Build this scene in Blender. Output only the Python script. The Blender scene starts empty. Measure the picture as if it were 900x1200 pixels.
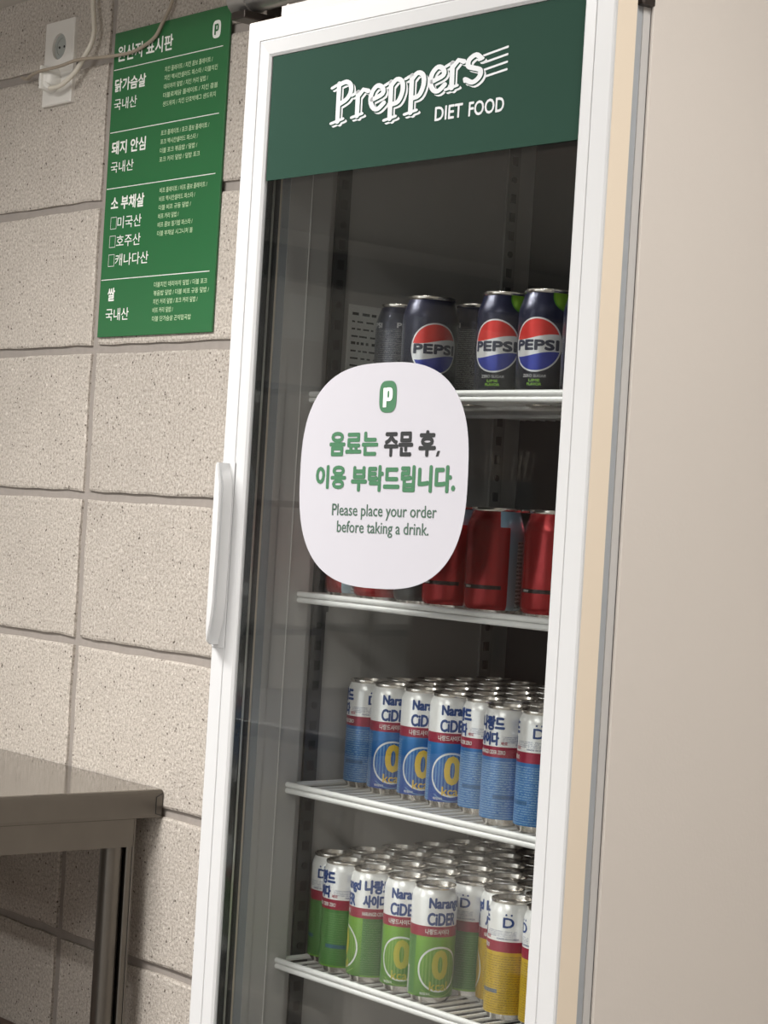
import bpy, bmesh, math, random
from mathutils import Vector, Matrix
random.seed(7)
S = bpy.context.scene
PI = math.pi

# ------------------------------------------------------------------ camera
cam_d = bpy.data.cameras.new('camera'); cam = bpy.data.objects.new('camera', cam_d)
S.collection.objects.link(cam); S.camera = cam
cam_d.sensor_fit = 'VERTICAL'; cam_d.sensor_height = 24.0; cam_d.sensor_width = 18.0
cam_d.lens = 2434.2 / 1200 * 24.0; cam_d.clip_start = .05; cam_d.clip_end = 60
_r = Vector((0.6418, 0.7645, 0.0605)); _u = Vector((-0.0383, -0.0468, 0.9982)); _w = Vector((-0.7659, 0.6429, 0.0007))
M = Matrix((( _r.x, _u.x, -_w.x, 3.6616), (_r.y, _u.y, -_w.y, -2.2689), (_r.z, _u.z, -_w.z, 1.4), (0, 0, 0, 1)))
cam.matrix_world = M

# ------------------------------------------------------------------ world, lights, exposure
wd = bpy.data.worlds.new('world'); S.world = wd; wd.use_nodes = True
wd.node_tree.nodes['Background'].inputs[0].default_value = (.80, .88, 1, 1)
wd.node_tree.nodes['Background'].inputs[1].default_value = .12
S.view_settings.view_transform = 'Standard'; S.view_settings.look = 'None'
S.view_settings.exposure = 0.0; S.view_settings.gamma = 1.0; S.view_settings.use_curve_mapping = False
CEIL = 2.775
def area(name, loc, sx, sy, power, col, spread=180, rot=(0, 0, 0)):
    l = bpy.data.lights.new(name, 'AREA'); l.shape = 'RECTANGLE'; l.size = sx; l.size_y = sy
    l.energy = power; l.color = col; l.spread = math.radians(spread)
    o = bpy.data.objects.new(name, l); o.location = loc; o.rotation_euler = rot; S.collection.objects.link(o); return o
WARM = (1.0, .975, .945)
area('ceiling_light_beam', (2.7, -3.1, CEIL - .05), 1.2, .3, 41, WARM, 150)
area('ceiling_light_beam', (.7, -1.75, CEIL - .05), 1.2, .3, 102, WARM, 160)
area('ceiling_light_beam', (3.5, -1.1, CEIL - .05), 1.2, .3, 38, WARM, 160)
area('ceiling_light_beam', (-2.6, -3.2, CEIL - .05), 1.2, .3, 50, WARM, 160)
area('ceiling_light_beam', (-1.3, -7.1, CEIL - .05), 1.2, .3, 70, WARM, 160)  # extra lamp added to light the far left wall in the reflections
area('ceiling_light_beam', (.3, -5.0, CEIL - .05), 1.2, .3, 120, WARM, 160)

area('added_front_fill', (1.4, -7.9, 1.45), 5.6, 2.1, 95, (.97, .985, 1.0), 180, (PI / 2, 0, 0))  # soft frontal fill added to brighten the cans behind the glass

# ------------------------------------------------------------------ materials
class NT:
    def __init__(s, name):
        s.m = bpy.data.materials.new(name); s.m.use_nodes = True; s.t = s.m.node_tree
        s.n = s.t.nodes; s.l = s.t.links; s.b = s.n['Principled BSDF']
    def node(s, ty, **kw):
        n = s.n.new(ty)
        for k, v in kw.items(): setattr(n, k, v)
        return n
    def put(s, sock, v):
        if isinstance(v, (int, float)): sock.default_value = v
        elif isinstance(v, tuple): sock.default_value = v if len(v) == 4 else v + (1,)
        else: s.l.new(v, sock)
    def math(s, op, a, b=0.0, c=None):
        n = s.node('ShaderNodeMath', operation=op); s.put(n.inputs[0], a); s.put(n.inputs[1], b)
        if c is not None: s.put(n.inputs[2], c)
        return n.outputs[0]
    def mix(s, f, a, b):
        n = s.node('ShaderNodeMix', data_type='RGBA'); s.put(n.inputs[0], f); s.put(n.inputs[6], a); s.put(n.inputs[7], b)
        return n.outputs[2]
    def band(s, v, lo, hi): return s.math('MULTIPLY', s.math('GREATER_THAN', v, lo), s.math('LESS_THAN', v, hi))
    def noise(s, vec, scale, detail=3, rough=.5):
        n = s.node('ShaderNodeTexNoise'); n.inputs['Scale'].default_value = scale; n.inputs['Detail'].default_value = detail
        n.inputs['Roughness'].default_value = rough
        if vec is not None: s.l.new(vec, n.inputs['Vector'])
        return n.outputs['Fac']
    def ramp(s, f, stops):
        n = s.node('ShaderNodeValToRGB'); s.put(n.inputs[0], f); e = n.color_ramp.elements
        while len(e) < len(stops): e.new(.5)
        for i, (p, c) in enumerate(stops): e[i].position = p; e[i].color = c + (1,)
        return n.outputs[0]
    def coord(s, which='Object'): return s.node('ShaderNodeTexCoord').outputs[which]
    def bump(s, h, st, dist=.001):
        n = s.node('ShaderNodeBump'); n.inputs['Strength'].default_value = st; n.inputs['Distance'].default_value = dist
        s.l.new(h, n.inputs['Height']); s.l.new(n.outputs[0], s.b.inputs['Normal'])
    def set(s, col=None, rough=None, metal=None, spec=None):
        if col is not None: s.put(s.b.inputs['Base Color'], col)
        if rough is not None: s.put(s.b.inputs['Roughness'], rough)
        if metal is not None: s.put(s.b.inputs['Metallic'], metal)
        if spec is not None: s.put(s.b.inputs['Specular IOR Level'], spec)
        return s
def plain(name, col, rough=.5, metal=0.0, var=.06, scale=30, bump=0.0, bscale=400, spec=.5):
    """plain paint/plastic/metal with a little procedural variation"""
    t = NT(name); co = t.coord()
    f = t.noise(co, scale, 3)
    lo = tuple(c * (1 - var) for c in col); hi = tuple(min(1, c * (1 + var)) for c in col)
    t.set(t.mix(f, lo, hi), rough, metal, spec)
    if bump: t.bump(t.noise(co, bscale, 2), bump, .0006)
    return t.m

MAT = {}
MAT['white'] = plain('white_enamel', (.525, .53, .535), .32, var=.015)
MAT['cream'] = plain('yellowed_plastic', (.69, .60, .485), .45, var=.03, scale=6)
MAT['beige'] = plain('beige_powder_coat', (.565, .525, .485), .55, var=.03, scale=3, bump=.25, bscale=260)
MAT['gasket'] = plain('grey_rubber', (.32, .34, .36), .6)
MAT['black'] = plain('black_rubber', (.012, .012, .013), .45)
MAT['spacer'] = plain('dark_anodised', (.025, .027, .027), .12, spec=.9)
MAT['trimline'] = plain('satin_aluminium', (.55, .55, .50), .35, .6)
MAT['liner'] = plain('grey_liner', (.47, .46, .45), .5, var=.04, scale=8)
MAT['linershade'] = plain('grey_liner_shaded', (.035, .035, .037), .6, var=.05, scale=6)  # shade at the unlit cabinet back put into a near-black colour
MAT['linerdim'] = plain('painted_rail', (.30, .295, .285), .5)
MAT['pilaster'] = plain('zinc_rail', (.10, .10, .105), .45, .3)
MAT['wire'] = plain('white_coated_wire', (.80, .80, .79), .35, var=.02)
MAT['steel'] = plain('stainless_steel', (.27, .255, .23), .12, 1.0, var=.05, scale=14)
MAT['steel_side'] = plain('brushed_stainless', (.17, .158, .142), .34, 1.0, var=.08, scale=20)  # brushed steel, with the table rim's dark reflections put into its colour
MAT['brown'] = plain('undershelf_brown_reflection', (.10, .055, .04), .4)  # brown reflection on a stainless shelf, put into its base colour
MAT['alu'] = plain('can_aluminium', (.78, .74, .69), .22, 1.0, var=.08, scale=90)
MAT['alu_dark'] = plain('can_recess', (.45, .42, .39), .35, 1.0)
MAT['sign_green'] = plain('printed_green', (.026, .140, .050), .22, var=.07, scale=4)
MAT['banner_green'] = plain('vinyl_dark_green', (.0125, .042, .028), .8, var=.04, spec=.12)
MAT['ink_white'] = plain('white_ink', (.80, .82, .78), .5, var=.01)
MAT['ink_pale'] = plain('pale_green_ink', (.50, .66, .42), .5, var=.01)
MAT['logo_white'] = plain('logo_white', (.50, .515, .53), .5, var=.01)
MAT['sticker'] = plain('sticker_white', (.435, .428, .465), .6, var=.01)
MAT['ink_green'] = plain('green_ink', (.040, .145, .068), .5, var=.03)
MAT['ink_grey'] = plain('grey_green_ink', (.05, .10, .07), .5, var=.03)
MAT['ink_black'] = plain('black_ink', (.012, .014, .015), .5, var=.03)
MAT['navy'] = plain('navy_ink', (.015, .055, .22), .35)
MAT['crimson'] = plain('crimson_ink', (.40, .02, .06), .35)
MAT['yellow'] = plain('yellow_ink', (.75, .50, .05), .35)
MAT['olive'] = plain('olive_yellow_ink', (.46, .42, .03), .35)
MAT['pepsiblue'] = plain('dark_navy_ink', (.008, .012, .04), .35)
MAT['lime'] = plain('lime_ink', (.25, .55, .03), .4)
MAT['silver_ink'] = plain('silver_ink', (.45, .45, .46), .4)
MAT['plate'] = plain('socket_plastic', (.70, .68, .64), .4, var=.03)
MAT['socket'] = plain('socket_recess', (.36, .38, .36), .5)
MAT['plug'] = plain('plug_white', (.78, .77, .73), .35)
MAT['cable'] = plain('cable_cream', (.66, .62, .54), .5)
MAT['cord'] = plain('cord_taupe', (.34, .29, .23), .6)
MAT['darkmetal'] = plain('dark_hinge_metal', (.07, .06, .055), .4, .8)
MAT['pipe'] = plain('galvanised_pipe', (.42, .42, .41), .3, .9)
MAT['plaster'] = plain('plaster_paint', (.55, .52, .48), .8, var=.04, scale=2)
MAT['darkceil'] = plain('ceiling_paint', (.55, .52, .48), .8, var=.05, scale=1.5)
MAT['wood_red'] = plain('red_brown_board', (.22, .055, .04), .5)
MAT['counter'] = plain('dark_counter', (.035, .033, .032), .3)
MAT['paper'] = plain('label_paper', (.8, .8, .78), .6, var=.02)
MAT['wood_dark'] = plain('dark_brown_wood', (.07, .045, .035), .5, var=.2, scale=5)
MAT['redpaint'] = plain('bright_red_paint', (.55, .05, .03), .4)

def block_material():
    t = NT('split_concrete'); co = t.coord('Object')
    gi = t.node('ShaderNodeObjectInfo').outputs['Random']
    sh = t.node('ShaderNodeVectorMath', operation='ADD'); t.l.new(co, sh.inputs[0])
    cmb = t.node('ShaderNodeCombineXYZ'); t.put(cmb.inputs[0], t.math('MULTIPLY', gi, 37.0)); t.put(cmb.inputs[2], t.math('MULTIPLY', gi, 11.0))
    t.l.new(cmb.outputs[0], sh.inputs[1]); v = sh.outputs[0]
    grain = t.noise(v, 170, 4, .7); big = t.noise(v, 9, 3); mid = t.noise(v, 60, 3, .6)
    base = t.ramp(grain, [(.28, (.18, .158, .138)), (.45, (.46, .418, .368)), (.58, (.62, .570, .515)), (.74, (.80, .76, .70))])
    base = t.mix(t.math('MULTIPLY', big, .5), base, (.34, .305, .27))
    vo = t.node('ShaderNodeTexVoronoi'); vo.inputs['Scale'].default_value = 95; t.l.new(v, vo.inputs['Vector'])
    pit = t.math('MULTIPLY', t.math('LESS_THAN', vo.outputs['Distance'], .22), t.math('GREATER_THAN', mid, .56))
    base = t.mix(pit, base, (.12, .10, .085))
    chips = t.math('MULTIPLY', t.math('LESS_THAN', vo.outputs['Distance'], .30), t.math('LESS_THAN', mid, .40))
    base = t.mix(t.math('MULTIPLY', chips, .6), base, (.74, .70, .64))
    tint = t.math('ADD', .93, t.math('MULTIPLY', gi, .12))
    hs = t.node('ShaderNodeHueSaturation'); t.put(hs.inputs['Value'], tint); t.l.new(base, hs.inputs['Color'])
    t.set(hs.outputs[0], .93, 0, .2)
    hgt = t.math('SUBTRACT', t.math('ADD', grain, t.math('MULTIPLY', mid, .6)), t.math('MULTIPLY', pit, .9))
    t.bump(hgt, .9, .003); return t.m
MAT['block'] = block_material()
MAT['mortar'] = plain('grey_mortar', (.30, .27, .245), .9, var=.12, scale=70, bump=.5, bscale=180)

def glass_material():
    t = NT('fridge_glass'); t.n.remove(t.b)
    lw = t.node('ShaderNodeLayerWeight'); lw.inputs['Blend'].default_value = .5
    f = t.math('POWER', lw.outputs['Facing'], 5.0); f = t.math('ADD', t.math('MULTIPLY', f, .96), .030)
    tr = t.node('ShaderNodeBsdfTransparent'); tr.inputs[0].default_value = (.975, .98, .977, 1)
    gl = t.node('ShaderNodeBsdfGlossy'); gl.inputs['Roughness'].default_value = .015; gl.inputs[0].default_value = (.95, .97, .97, 1)
    mx = t.node('ShaderNodeMixShader'); t.l.new(f, mx.inputs[0]); t.l.new(tr.outputs[0], mx.inputs[1]); t.l.new(gl.outputs[0], mx.inputs[2])
    t.l.new(mx.outputs[0], t.n['Material Output'].inputs[0]); return t.m
MAT['glass'] = glass_material()
def lamp_material():
    t = NT('lamp_diffuser'); t.b.inputs['Emission Color'].default_value = (1, .94, .86, 1); t.b.inputs['Emission Strength'].default_value = 3.0
    return t.m
MAT['lamp'] = lamp_material()

def label_uv(t):
    sep = t.node('ShaderNodeSeparateXYZ'); t.l.new(t.coord('UV'), sep.inputs[0]); return sep.outputs[0], sep.outputs[1]
def microtext(t, u, v, pitch=.0027, dens=.47):
    line = t.math('FRACT', t.math('DIVIDE', v, pitch)); on = t.band(line, .22, .78)
    c = t.node('ShaderNodeCombineXYZ'); t.put(c.inputs[0], t.math('MULTIPLY', u, 1000.0)); t.put(c.inputs[1], t.math('MULTIPLY', t.math('FLOOR', t.math('DIVIDE', v, pitch)), 7.3))
    t.put(c.inputs[2], t.math('MULTIPLY', v, 900.0))
    n = t.noise(c.outputs[0], 1.0, 1)
    return t.math('MULTIPLY', on, t.math('GREATER_THAN', n, dens))
def cider_label(name, low, mid, pale, sbase, stext):
    t = NT(name); u, v = label_uv(t)
    h = t.math('DIVIDE', v, .0765)
    front = t.mix(t.math('MULTIPLY', h, 1.0), low, mid)
    d2 = t.math('SQRT', t.math('ADD', t.math('POWER', u, 2.0), t.math('POWER', t.math('SUBTRACT', v, .0395), 2.0)))
    str_ = t.math('MULTIPLY', t.math('GREATER_THAN', t.math('SINE', t.math('MULTIPLY', u, 1500.0)), .2), t.math('LESS_THAN', d2, .024))
    front = t.mix(t.math('MULTIPLY', str_, .45), front, pale)
    front = t.mix(t.band(d2, .0240, .0262), front, (.72, .75, .74))
    arc = t.math('MULTIPLY', t.band(d2, .0305, .032), t.math('LESS_THAN', v, .016))
    front = t.mix(t.math('MULTIPLY', arc, .6), front, pale)
    mt = t.math('MULTIPLY', microtext(t, u, v), t.band(v, .008, .073))
    side = t.mix(t.math('MULTIPLY', mt, .85), t.mix(t.math('LESS_THAN', v, .0095), sbase, mid), stext)
    bar = t.math('MULTIPLY', t.band(v, .030, .0345), t.band(u, .056, .090)); side = t.mix(t.math('MULTIPLY', bar, .8), side, (.03, .10, .22))
    bc = t.math('MULTIPLY', t.band(v, .008, .040), t.band(u, -.050, -.042))
    lines = t.math('GREATER_THAN', t.math('SINE', t.math('MULTIPLY', v, 5200.0)), 0.0)
    side = t.mix(bc, side, t.mix(lines, (.75, .75, .72), (.1, .1, .1)))
    isf = t.math('LESS_THAN', t.math('ABSOLUTE', u), .031)
    lower = t.mix(isf, side, front)
    c = t.mix(t.math('GREATER_THAN', v, .0765), lower, (.31, .014, .045))
    top = t.mix(t.noise(t.coord('UV'), 60, 2), (.84, .84, .83), (.88, .88, .87))
    smalltxt = t.math('MULTIPLY', microtext(t, u, v, .0019), t.math('MULTIPLY', t.band(v, .0935, .1010), t.band(t.math('ABSOLUTE', u), .064, .083)))
    top = t.mix(t.math('MULTIPLY', smalltxt, .7), top, (.12, .16, .30))
    c = t.mix(t.math('GREATER_THAN', v, .0885), c, top)
    t.set(c, .3, .25); return t.m
MAT['cider_blue'] = cider_label('blue_cider_label', (.006, .045, .30), (.02, .16, .42), (.22, .40, .58), (.035, .15, .40), (.26, .42, .58))
MAT['cider_green'] = cider_label('green_cider_label', (.07, .20, .03), (.17, .38, .035), (.30, .46, .12), (.06, .19, .04), (.14, .30, .10))
MAT['cider_yellow'] = cider_label('yellow_cider_label', (.42, .24, .01), (.60, .40, .02), (.60, .46, .10), (.58, .38, .02), (.24, .16, .02))
def cola_label(name, lime):
    t = NT(name); u, v = label_uv(t)
    vv = t.math('SUBTRACT', v, .060)
    d = t.math('SQRT', t.math('ADD', t.math('POWER', u, 2.0), t.math('POWER', vv, 2.0)))
    wave = t.math('MULTIPLY', t.math('SINE', t.math('MULTIPLY', u, 75.0)), .0030)
    up = t.math('GREATER_THAN', vv, t.math('ADD', .0085, wave)); dn = t.math('LESS_THAN', vv, t.math('ADD', -.0105, wave))
    g = t.mix(up, (.66, .66, .67), (.62, .025, .02)); g = t.mix(dn, g, (.02, .035, .30))
    g = t.mix(t.band(d, .0283, .0300), g, (.66, .66, .67))
    bg = t.mix(t.math('DIVIDE', v, .12), (.006, .007, .012), (.012, .014, .045))
    far = t.band(t.math('ABSOLUTE', u), .045, .2)
    mt = t.math('MULTIPLY', microtext(t, u, v, .0024, .47), t.math('MULTIPLY', far, t.band(v, .014, .090)))
    bg = t.mix(t.math('MULTIPLY', mt, .6), bg, (.35, .35, .36))
    if lime:
        dl = t.math('SQRT', t.math('ADD', t.math('POWER', t.math('SUBTRACT', u, .034), 2.0), t.math('POWER', t.math('SUBTRACT', v, .1135), 2.0)))
        bg = t.mix(t.math('LESS_THAN', dl, .0165), bg, (.20, .42, .03)); bg = t.mix(t.band(dl, .0145, .0165), bg, (.10, .30, .02))
    c = t.mix(t.math('LESS_THAN', d, .0300), bg, g)
    t.set(c, .28, .35); return t.m
MAT['cola'] = cola_label('black_cola_label', False); MAT['cola_lime'] = cola_label('lime_cola_label', True)
def red_label(name):
    t = NT(name); u, v = label_uv(t)
    c = t.mix(t.noise(t.coord('UV'), 40, 2), (.30, .008, .012), (.40, .015, .018))
    c = t.mix(t.math('MULTIPLY', t.band(v, .030, .0345), t.band(u, -.030, .022)), c, (.02, .012, .012))
    edge = t.math('ADD', .030, t.math('MULTIPLY', t.math('GREATER_THAN', v, .100), -.012))
    pan = t.math('MULTIPLY', t.math('GREATER_THAN', u, edge), t.math('LESS_THAN', u, .075))
    pc = t.mix(t.math('DIVIDE', v, .12), (.42, .54, .60), (.30, .50, .70))
    inner = t.math('MULTIPLY', t.band(u, .042, .055), t.band(v, .008, .085)); pc = t.mix(inner, pc, (.66, .74, .78))
    pc = t.mix(t.math('MULTIPLY', t.math('MULTIPLY', inner, microtext(t, u, v, .0045)), .9), pc, (.08, .09, .10))
    c = t.mix(pan, c, pc)
    t.set(c, .25, .45); return t.m
MAT['red_can'] = red_label('red_can_label')
MAT['black_can'] = plain('black_can_label', (.02, .02, .022), .3, .3)

# ------------------------------------------------------------------ mesh helpers
def link(o): S.collection.objects.link(o); return o
def obj(name, bm, mats, parent=None, smooth=False, stuff=False):
    bmesh.ops.recalc_face_normals(bm, faces=bm.faces)
    me = bpy.data.meshes.new(name); bm.to_mesh(me); bm.free()
    if smooth:
        for p in me.polygons: p.use_smooth = True
        try: me.set_sharp_from_angle(angle=math.radians(40))
        except Exception: pass
    for m in (mats if isinstance(mats, (list, tuple)) else [mats]): me.materials.append(MAT[m] if isinstance(m, str) else m)
    o = link(bpy.data.objects.new(name, me))
    if parent: o.parent = parent
    if stuff: o['kind'] = 'stuff'
    return o
def box(bm, x0, x1, y0, y1, z0, z1, bev=0.0, seg=2):
    vs = [bm.verts.new((x, y, z)) for x in (x0, x1) for y in (y0, y1) for z in (z0, z1)]
    F = [(0, 1, 3, 2), (4, 6, 7, 5), (0, 4, 5, 1), (2, 3, 7, 6), (0, 2, 6, 4), (1, 5, 7, 3)]
    fs = [bm.faces.new([vs[i] for i in f]) for f in F]
    if bev:
        es = list({e for f in fs for e in f.edges})
        bmesh.ops.bevel(bm, geom=es, offset=bev, segments=seg, profile=.5, affect='EDGES')
def abox(*a, **k): bm = bmesh.new(); box(bm, *a, **k); return bm
def tube(bm, pts, r, n=8, closed=False, cap=True):
    pts = [Vector(p) for p in pts]; rings = []; N = len(pts); up = None
    for i, p in enumerate(pts):
        a = pts[i - 1] if (i > 0 or closed) else p; b = pts[(i + 1) % N] if (i < N - 1 or closed) else p
        d = (b - a).normalized()
        if up is None: up = Vector((0, 0, 1)) if abs(d.z) < .9 else Vector((1, 0, 0))
        s = d.cross(up).normalized(); q = s.cross(d).normalized(); up = q
        rr = r[i] if isinstance(r, (list, tuple)) else r
        rings.append([bm.verts.new(p + (s * math.cos(2 * PI * k / n) + q * math.sin(2 * PI * k / n)) * rr) for k in range(n)])
    for i in range(N - (0 if closed else 1)):
        A, B = rings[i], rings[(i + 1) % N]
        for k in range(n): bm.faces.new((A[k], A[(k + 1) % n], B[(k + 1) % n], B[k]))
    if cap and not closed: bm.faces.new(rings[0][::-1]); bm.faces.new(rings[-1])
def spline(P, sub=8):
    P = [Vector(p) for p in P]; out = []
    for i in range(len(P) - 1):
        p0, p1, p2, p3 = P[max(i - 1, 0)], P[i], P[i + 1], P[min(i + 2, len(P) - 1)]
        for k in range(sub):
            t = k / sub
            out.append(.5 * ((2 * p1) + (p2 - p0) * t + (2 * p0 - 5 * p1 + 4 * p2 - p3) * t * t + (3 * p1 - p0 - 3 * p2 + p3) * t ** 3))
    out.append(P[-1]); return out
def lathe(bm, prof, n=32, uv=None, rlabel=None):
    rings = []
    for (r, z) in prof:
        rings.append([bm.verts.new((0, 0, z))] if r < 1e-6 else [bm.verts.new((r * math.cos(-PI / 2 + 2 * PI * k / n + PI), r * math.sin(-PI / 2 + 2 * PI * k / n + PI), z)) for k in range(n)])
    lay = bm.loops.layers.uv.new('UVMap') if rlabel else None
    for i in range(len(rings) - 1):
        A, B = rings[i], rings[i + 1]
        for k in range(n):
            k2 = (k + 1) % n
            if len(A) == 1 and len(B) == 1: continue
            if len(A) == 1: f = bm.faces.new((A[0], B[k2], B[k])); continue
            if len(B) == 1: f = bm.faces.new((A[k], A[k2], B[0])); continue
            f = bm.faces.new((A[k], A[k2], B[k2], B[k]))
            if lay:
                uu = [k / n, (k + 1) / n, (k + 1) / n, k / n]; zz = [prof[i][1], prof[i][1], prof[i + 1][1], prof[i + 1][1]]
                for L, a, z in zip(f.loops, uu, zz): L[lay].uv = ((a - .5) * 2 * PI * rlabel, z)
    return rings
def tag(o, label=None, cat=None, group=None, kind=None):
    if label: o['label'] = label
    if cat: o['category'] = cat
    if group: o['group'] = group
    if kind: o['kind'] = kind
    return o
def empty(name, loc=(0, 0, 0), rz=0.0):
    o = link(bpy.data.objects.new(name, None)); o.empty_display_size = .05; o.location = loc; o.rotation_euler = (0, 0, rz); return o

# text -> flat triangles, fitted in a box; cached
_tc = {}
def text_tris(s, bold=0.0):
    k = (s, bold)
    if k in _tc: return _tc[k]
    cu = bpy.data.curves.new('t', 'FONT'); cu.body = s; cu.size = 1; cu.offset = bold; cu.resolution_u = 3
    o = bpy.data.objects.new('t', cu); S.collection.objects.link(o)
    dg = bpy.context.evaluated_depsgraph_get(); me = o.evaluated_get(dg).to_mesh()
    V = [(v.co.x, v.co.y) for v in me.vertices]; F = [tuple(p.vertices) for p in me.polygons]
    o.evaluated_get(dg).to_mesh_clear(); bpy.data.objects.remove(o); bpy.data.curves.remove(cu)
    if V:
        x0 = min(v[0] for v in V); x1 = max(v[0] for v in V); y0 = min(v[1] for v in V); y1 = max(v[1] for v in V)
        V = [((x - x0) / (x1 - x0), (y - y0) / (y1 - y0)) for x, y in V]
    _tc[k] = (V, F); return V, F
def add_text(bm, s, x0, x1, z0, z1, y=0.0, bold=0.0, mi=0, slope=0.0):
    V, F = text_tris(s); b_ = bold * (z1 - z0)
    sh = [(0, 0)] if b_ <= 0 else [(b_ * math.cos(PI * k / 4), b_ * math.sin(PI * k / 4)) for k in range(0, 8, 1 if bold > .03 else 2)]
    x0, x1, z0, z1 = x0 + b_, x1 - b_, z0 + b_, z1 - b_
    for n_, (sx, sz) in enumerate(sh):
        vs = [bm.verts.new((x0 + a * (x1 - x0) + sx, y - n_ * 1.5e-5, z0 + b * (z1 - z0) + sz)) for a, b in V]
        for f in F:
            try: q = bm.faces.new([vs[i] for i in f]); q.material_index = mi
            except ValueError: pass
def rect(bm, x0, x1, z0, z1, y=0.0, mi=0):
    vs = [bm.verts.new(p) for p in ((x0, y, z0), (x1, y, z0), (x1, y, z1), (x0, y, z1))]; f = bm.faces.new(vs); f.material_index = mi
def poly(bm, pts, y=0.0, mi=0):
    f = bm.faces.new([bm.verts.new((p[0], y, p[1])) for p in pts]); f.material_index = mi
def superpts(cx, cz, a, b, e=2.8, n=72):
    out = []
    for k in range(n):
        t = 2 * PI * k / n; c, s = math.cos(t), math.sin(t)
        out.append((cx + a * math.copysign(abs(c) ** (2 / e), c), cz + b * math.copysign(abs(s) ** (2 / e), s)))
    return out
def pglyph(bm, cx, cz, a, b, y, mi, mi_hole):
    rect(bm, cx - a, cx - a * .30, cz - b, cz + b * .92, y, mi); poly(bm, superpts(cx + a * .15, cz + b * .28, a * .85, b * .68, 3.0, 28), y - .00005, mi)
    poly(bm, superpts(cx + a * .10, cz + b * .28, a * .22, b * .36, 3.0, 20), y - .0001, mi_hole); rect(bm, cx - a * 1.0, cx - a * .30, cz - b * .4, cz + b * .92, y - .00007, mi)
def wrap(bm, r, step=.004, eps=.00022):
    """bend flat lettering (x along the label, z up) round a can of radius r"""
    xs = [v.co.x for v in bm.verts]; k = math.floor(min(xs) / step) + 1
    while k * step < max(xs):
        bmesh.ops.bisect_plane(bm, geom=bm.verts[:] + bm.edges[:] + bm.faces[:], plane_co=(k * step, 0, 0), plane_no=(1, 0, 0)); k += 1
    for v in bm.verts:
        a = v.co.x / r - PI / 2; R = r + eps + (-v.co.y); v.co = Vector((R * math.cos(a), R * math.sin(a), v.co.z))

# ------------------------------------------------------------------ room
def slab(name, x0, x1, y0, y1, z0, z1, m):
    o = obj(name, abox(x0, x1, y0, y1, z0, z1), m); return tag(o, kind='structure')
RX0, RX1, RY0 = -4.4, 4.7, -8.0
def floor_mat():
    t = NT('grey_floor'); co = t.coord(); f = t.noise(co, 3, 4); t.set(t.ramp(f, [(.3, (.16, .15, .14)), (.7, (.24, .225, .21))]), .45); return t.m
MAT['floor'] = floor_mat()
slab('floor', RX0, RX1, RY0, 0, -.1, 0, 'floor')
slab('ceiling', RX0, RX1, RY0, .1, CEIL, CEIL + .1, 'darkceil')
slab('wall_left', RX0 - .1, RX0, RY0, .1, 0, CEIL, 'plaster')
slab('wall_right', RX1, RX1 + .1, RY0, .1, 0, CEIL, 'plaster')
slab('wall_front', RX0, RX1, RY0 - .1, RY0, 0, CEIL, 'plaster')
slab('shade_soffit', RX0, RX1, -.60, .0, 2.47, CEIL - .001, 'plaster')  # unseen soffit added to cast shade along the top of the back wall
wall = slab('wall_back', RX0, RX1, .008, .12, 0, CEIL, 'mortar')
# the blocks of the stack-bond wall, each its own piece
def block_mesh(seed, w, h):
    rnd = random.Random(seed); bm = bmesh.new()
    nx, nz = 10, 5; hw, hh = w / 2, h / 2; ring = []
    def j(a): return rnd.uniform(-a, a)
    for i in range(nx): ring.append((-hw + w * i / nx + (j(.004) if i else j(.002)), -hh + j(.0015)))
    for i in range(nz): ring.append((hw + j(.0016), -hh + h * i / nz + j(.002)))
    for i in range(nx): ring.append((hw - w * i / nx + j(.003), hh + j(.0015)))
    for i in range(nz): ring.append((-hw + j(.0016), hh - h * i / nz + j(.002)))
    A = [bm.verts.new((x, .012, z)) for x, z in ring]
    B = [bm.verts.new((x, .0022 + j(.0008), z)) for x, z in ring]
    C = [bm.verts.new((x * (1 - .0045 / hw), 0, z * (1 - .0045 / hh))) for x, z in ring]
    n = len(ring)
    for k in range(n):
        k2 = (k + 1) % n; bm.faces.new((A[k], A[k2], B[k2], B[k])); bm.faces.new((B[k], B[k2], C[k2], C[k]))
    bm.faces.new(C); bmesh.ops.recalc_face_normals(bm, faces=bm.faces)
    me = bpy.data.meshes.new('concrete_block'); bm.to_mesh(me); bm.free(); me.materials.append(MAT['block']); return me
GV, GH = .024, .019
bmeshes = [block_mesh(s, .6 - GV, .3 - GH) for s in range(6)]
cut_top = [block_mesh(s + 20, .6 - GV, .155) for s in range(2)]; cut_bot = [block_mesh(s + 30, .6 - GV, .18) for s in range(2)]
i = 0
for c in range(-3, 5):
    for rr in range(-1, 8):
        zc = 2.3 - .3 * rr + .15 if rr >= 0 else None
        top = 2.3 - .3 * (rr - 1) if rr >= 0 else 2.9
        if rr == -1: me = cut_top[i % 2]; zc = 2.6 + GH / 2 + .0775
        elif rr == 7: me = bmeshes[i % 6]; zc = 2.3 - .3 * 7 + .15
        else: me = bmeshes[(i * 5 + rr) % 6]
        b = link(bpy.data.objects.new('concrete_block', me)); b.parent = wall
        b.location = (c * .6 + .3, random.uniform(-.0008, .0008), zc); i += 1
    b = link(bpy.data.objects.new('concrete_block', cut_bot[c % 2])); b.parent = wall; b.location = (c * .6 + .3, 0, .1)

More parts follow.
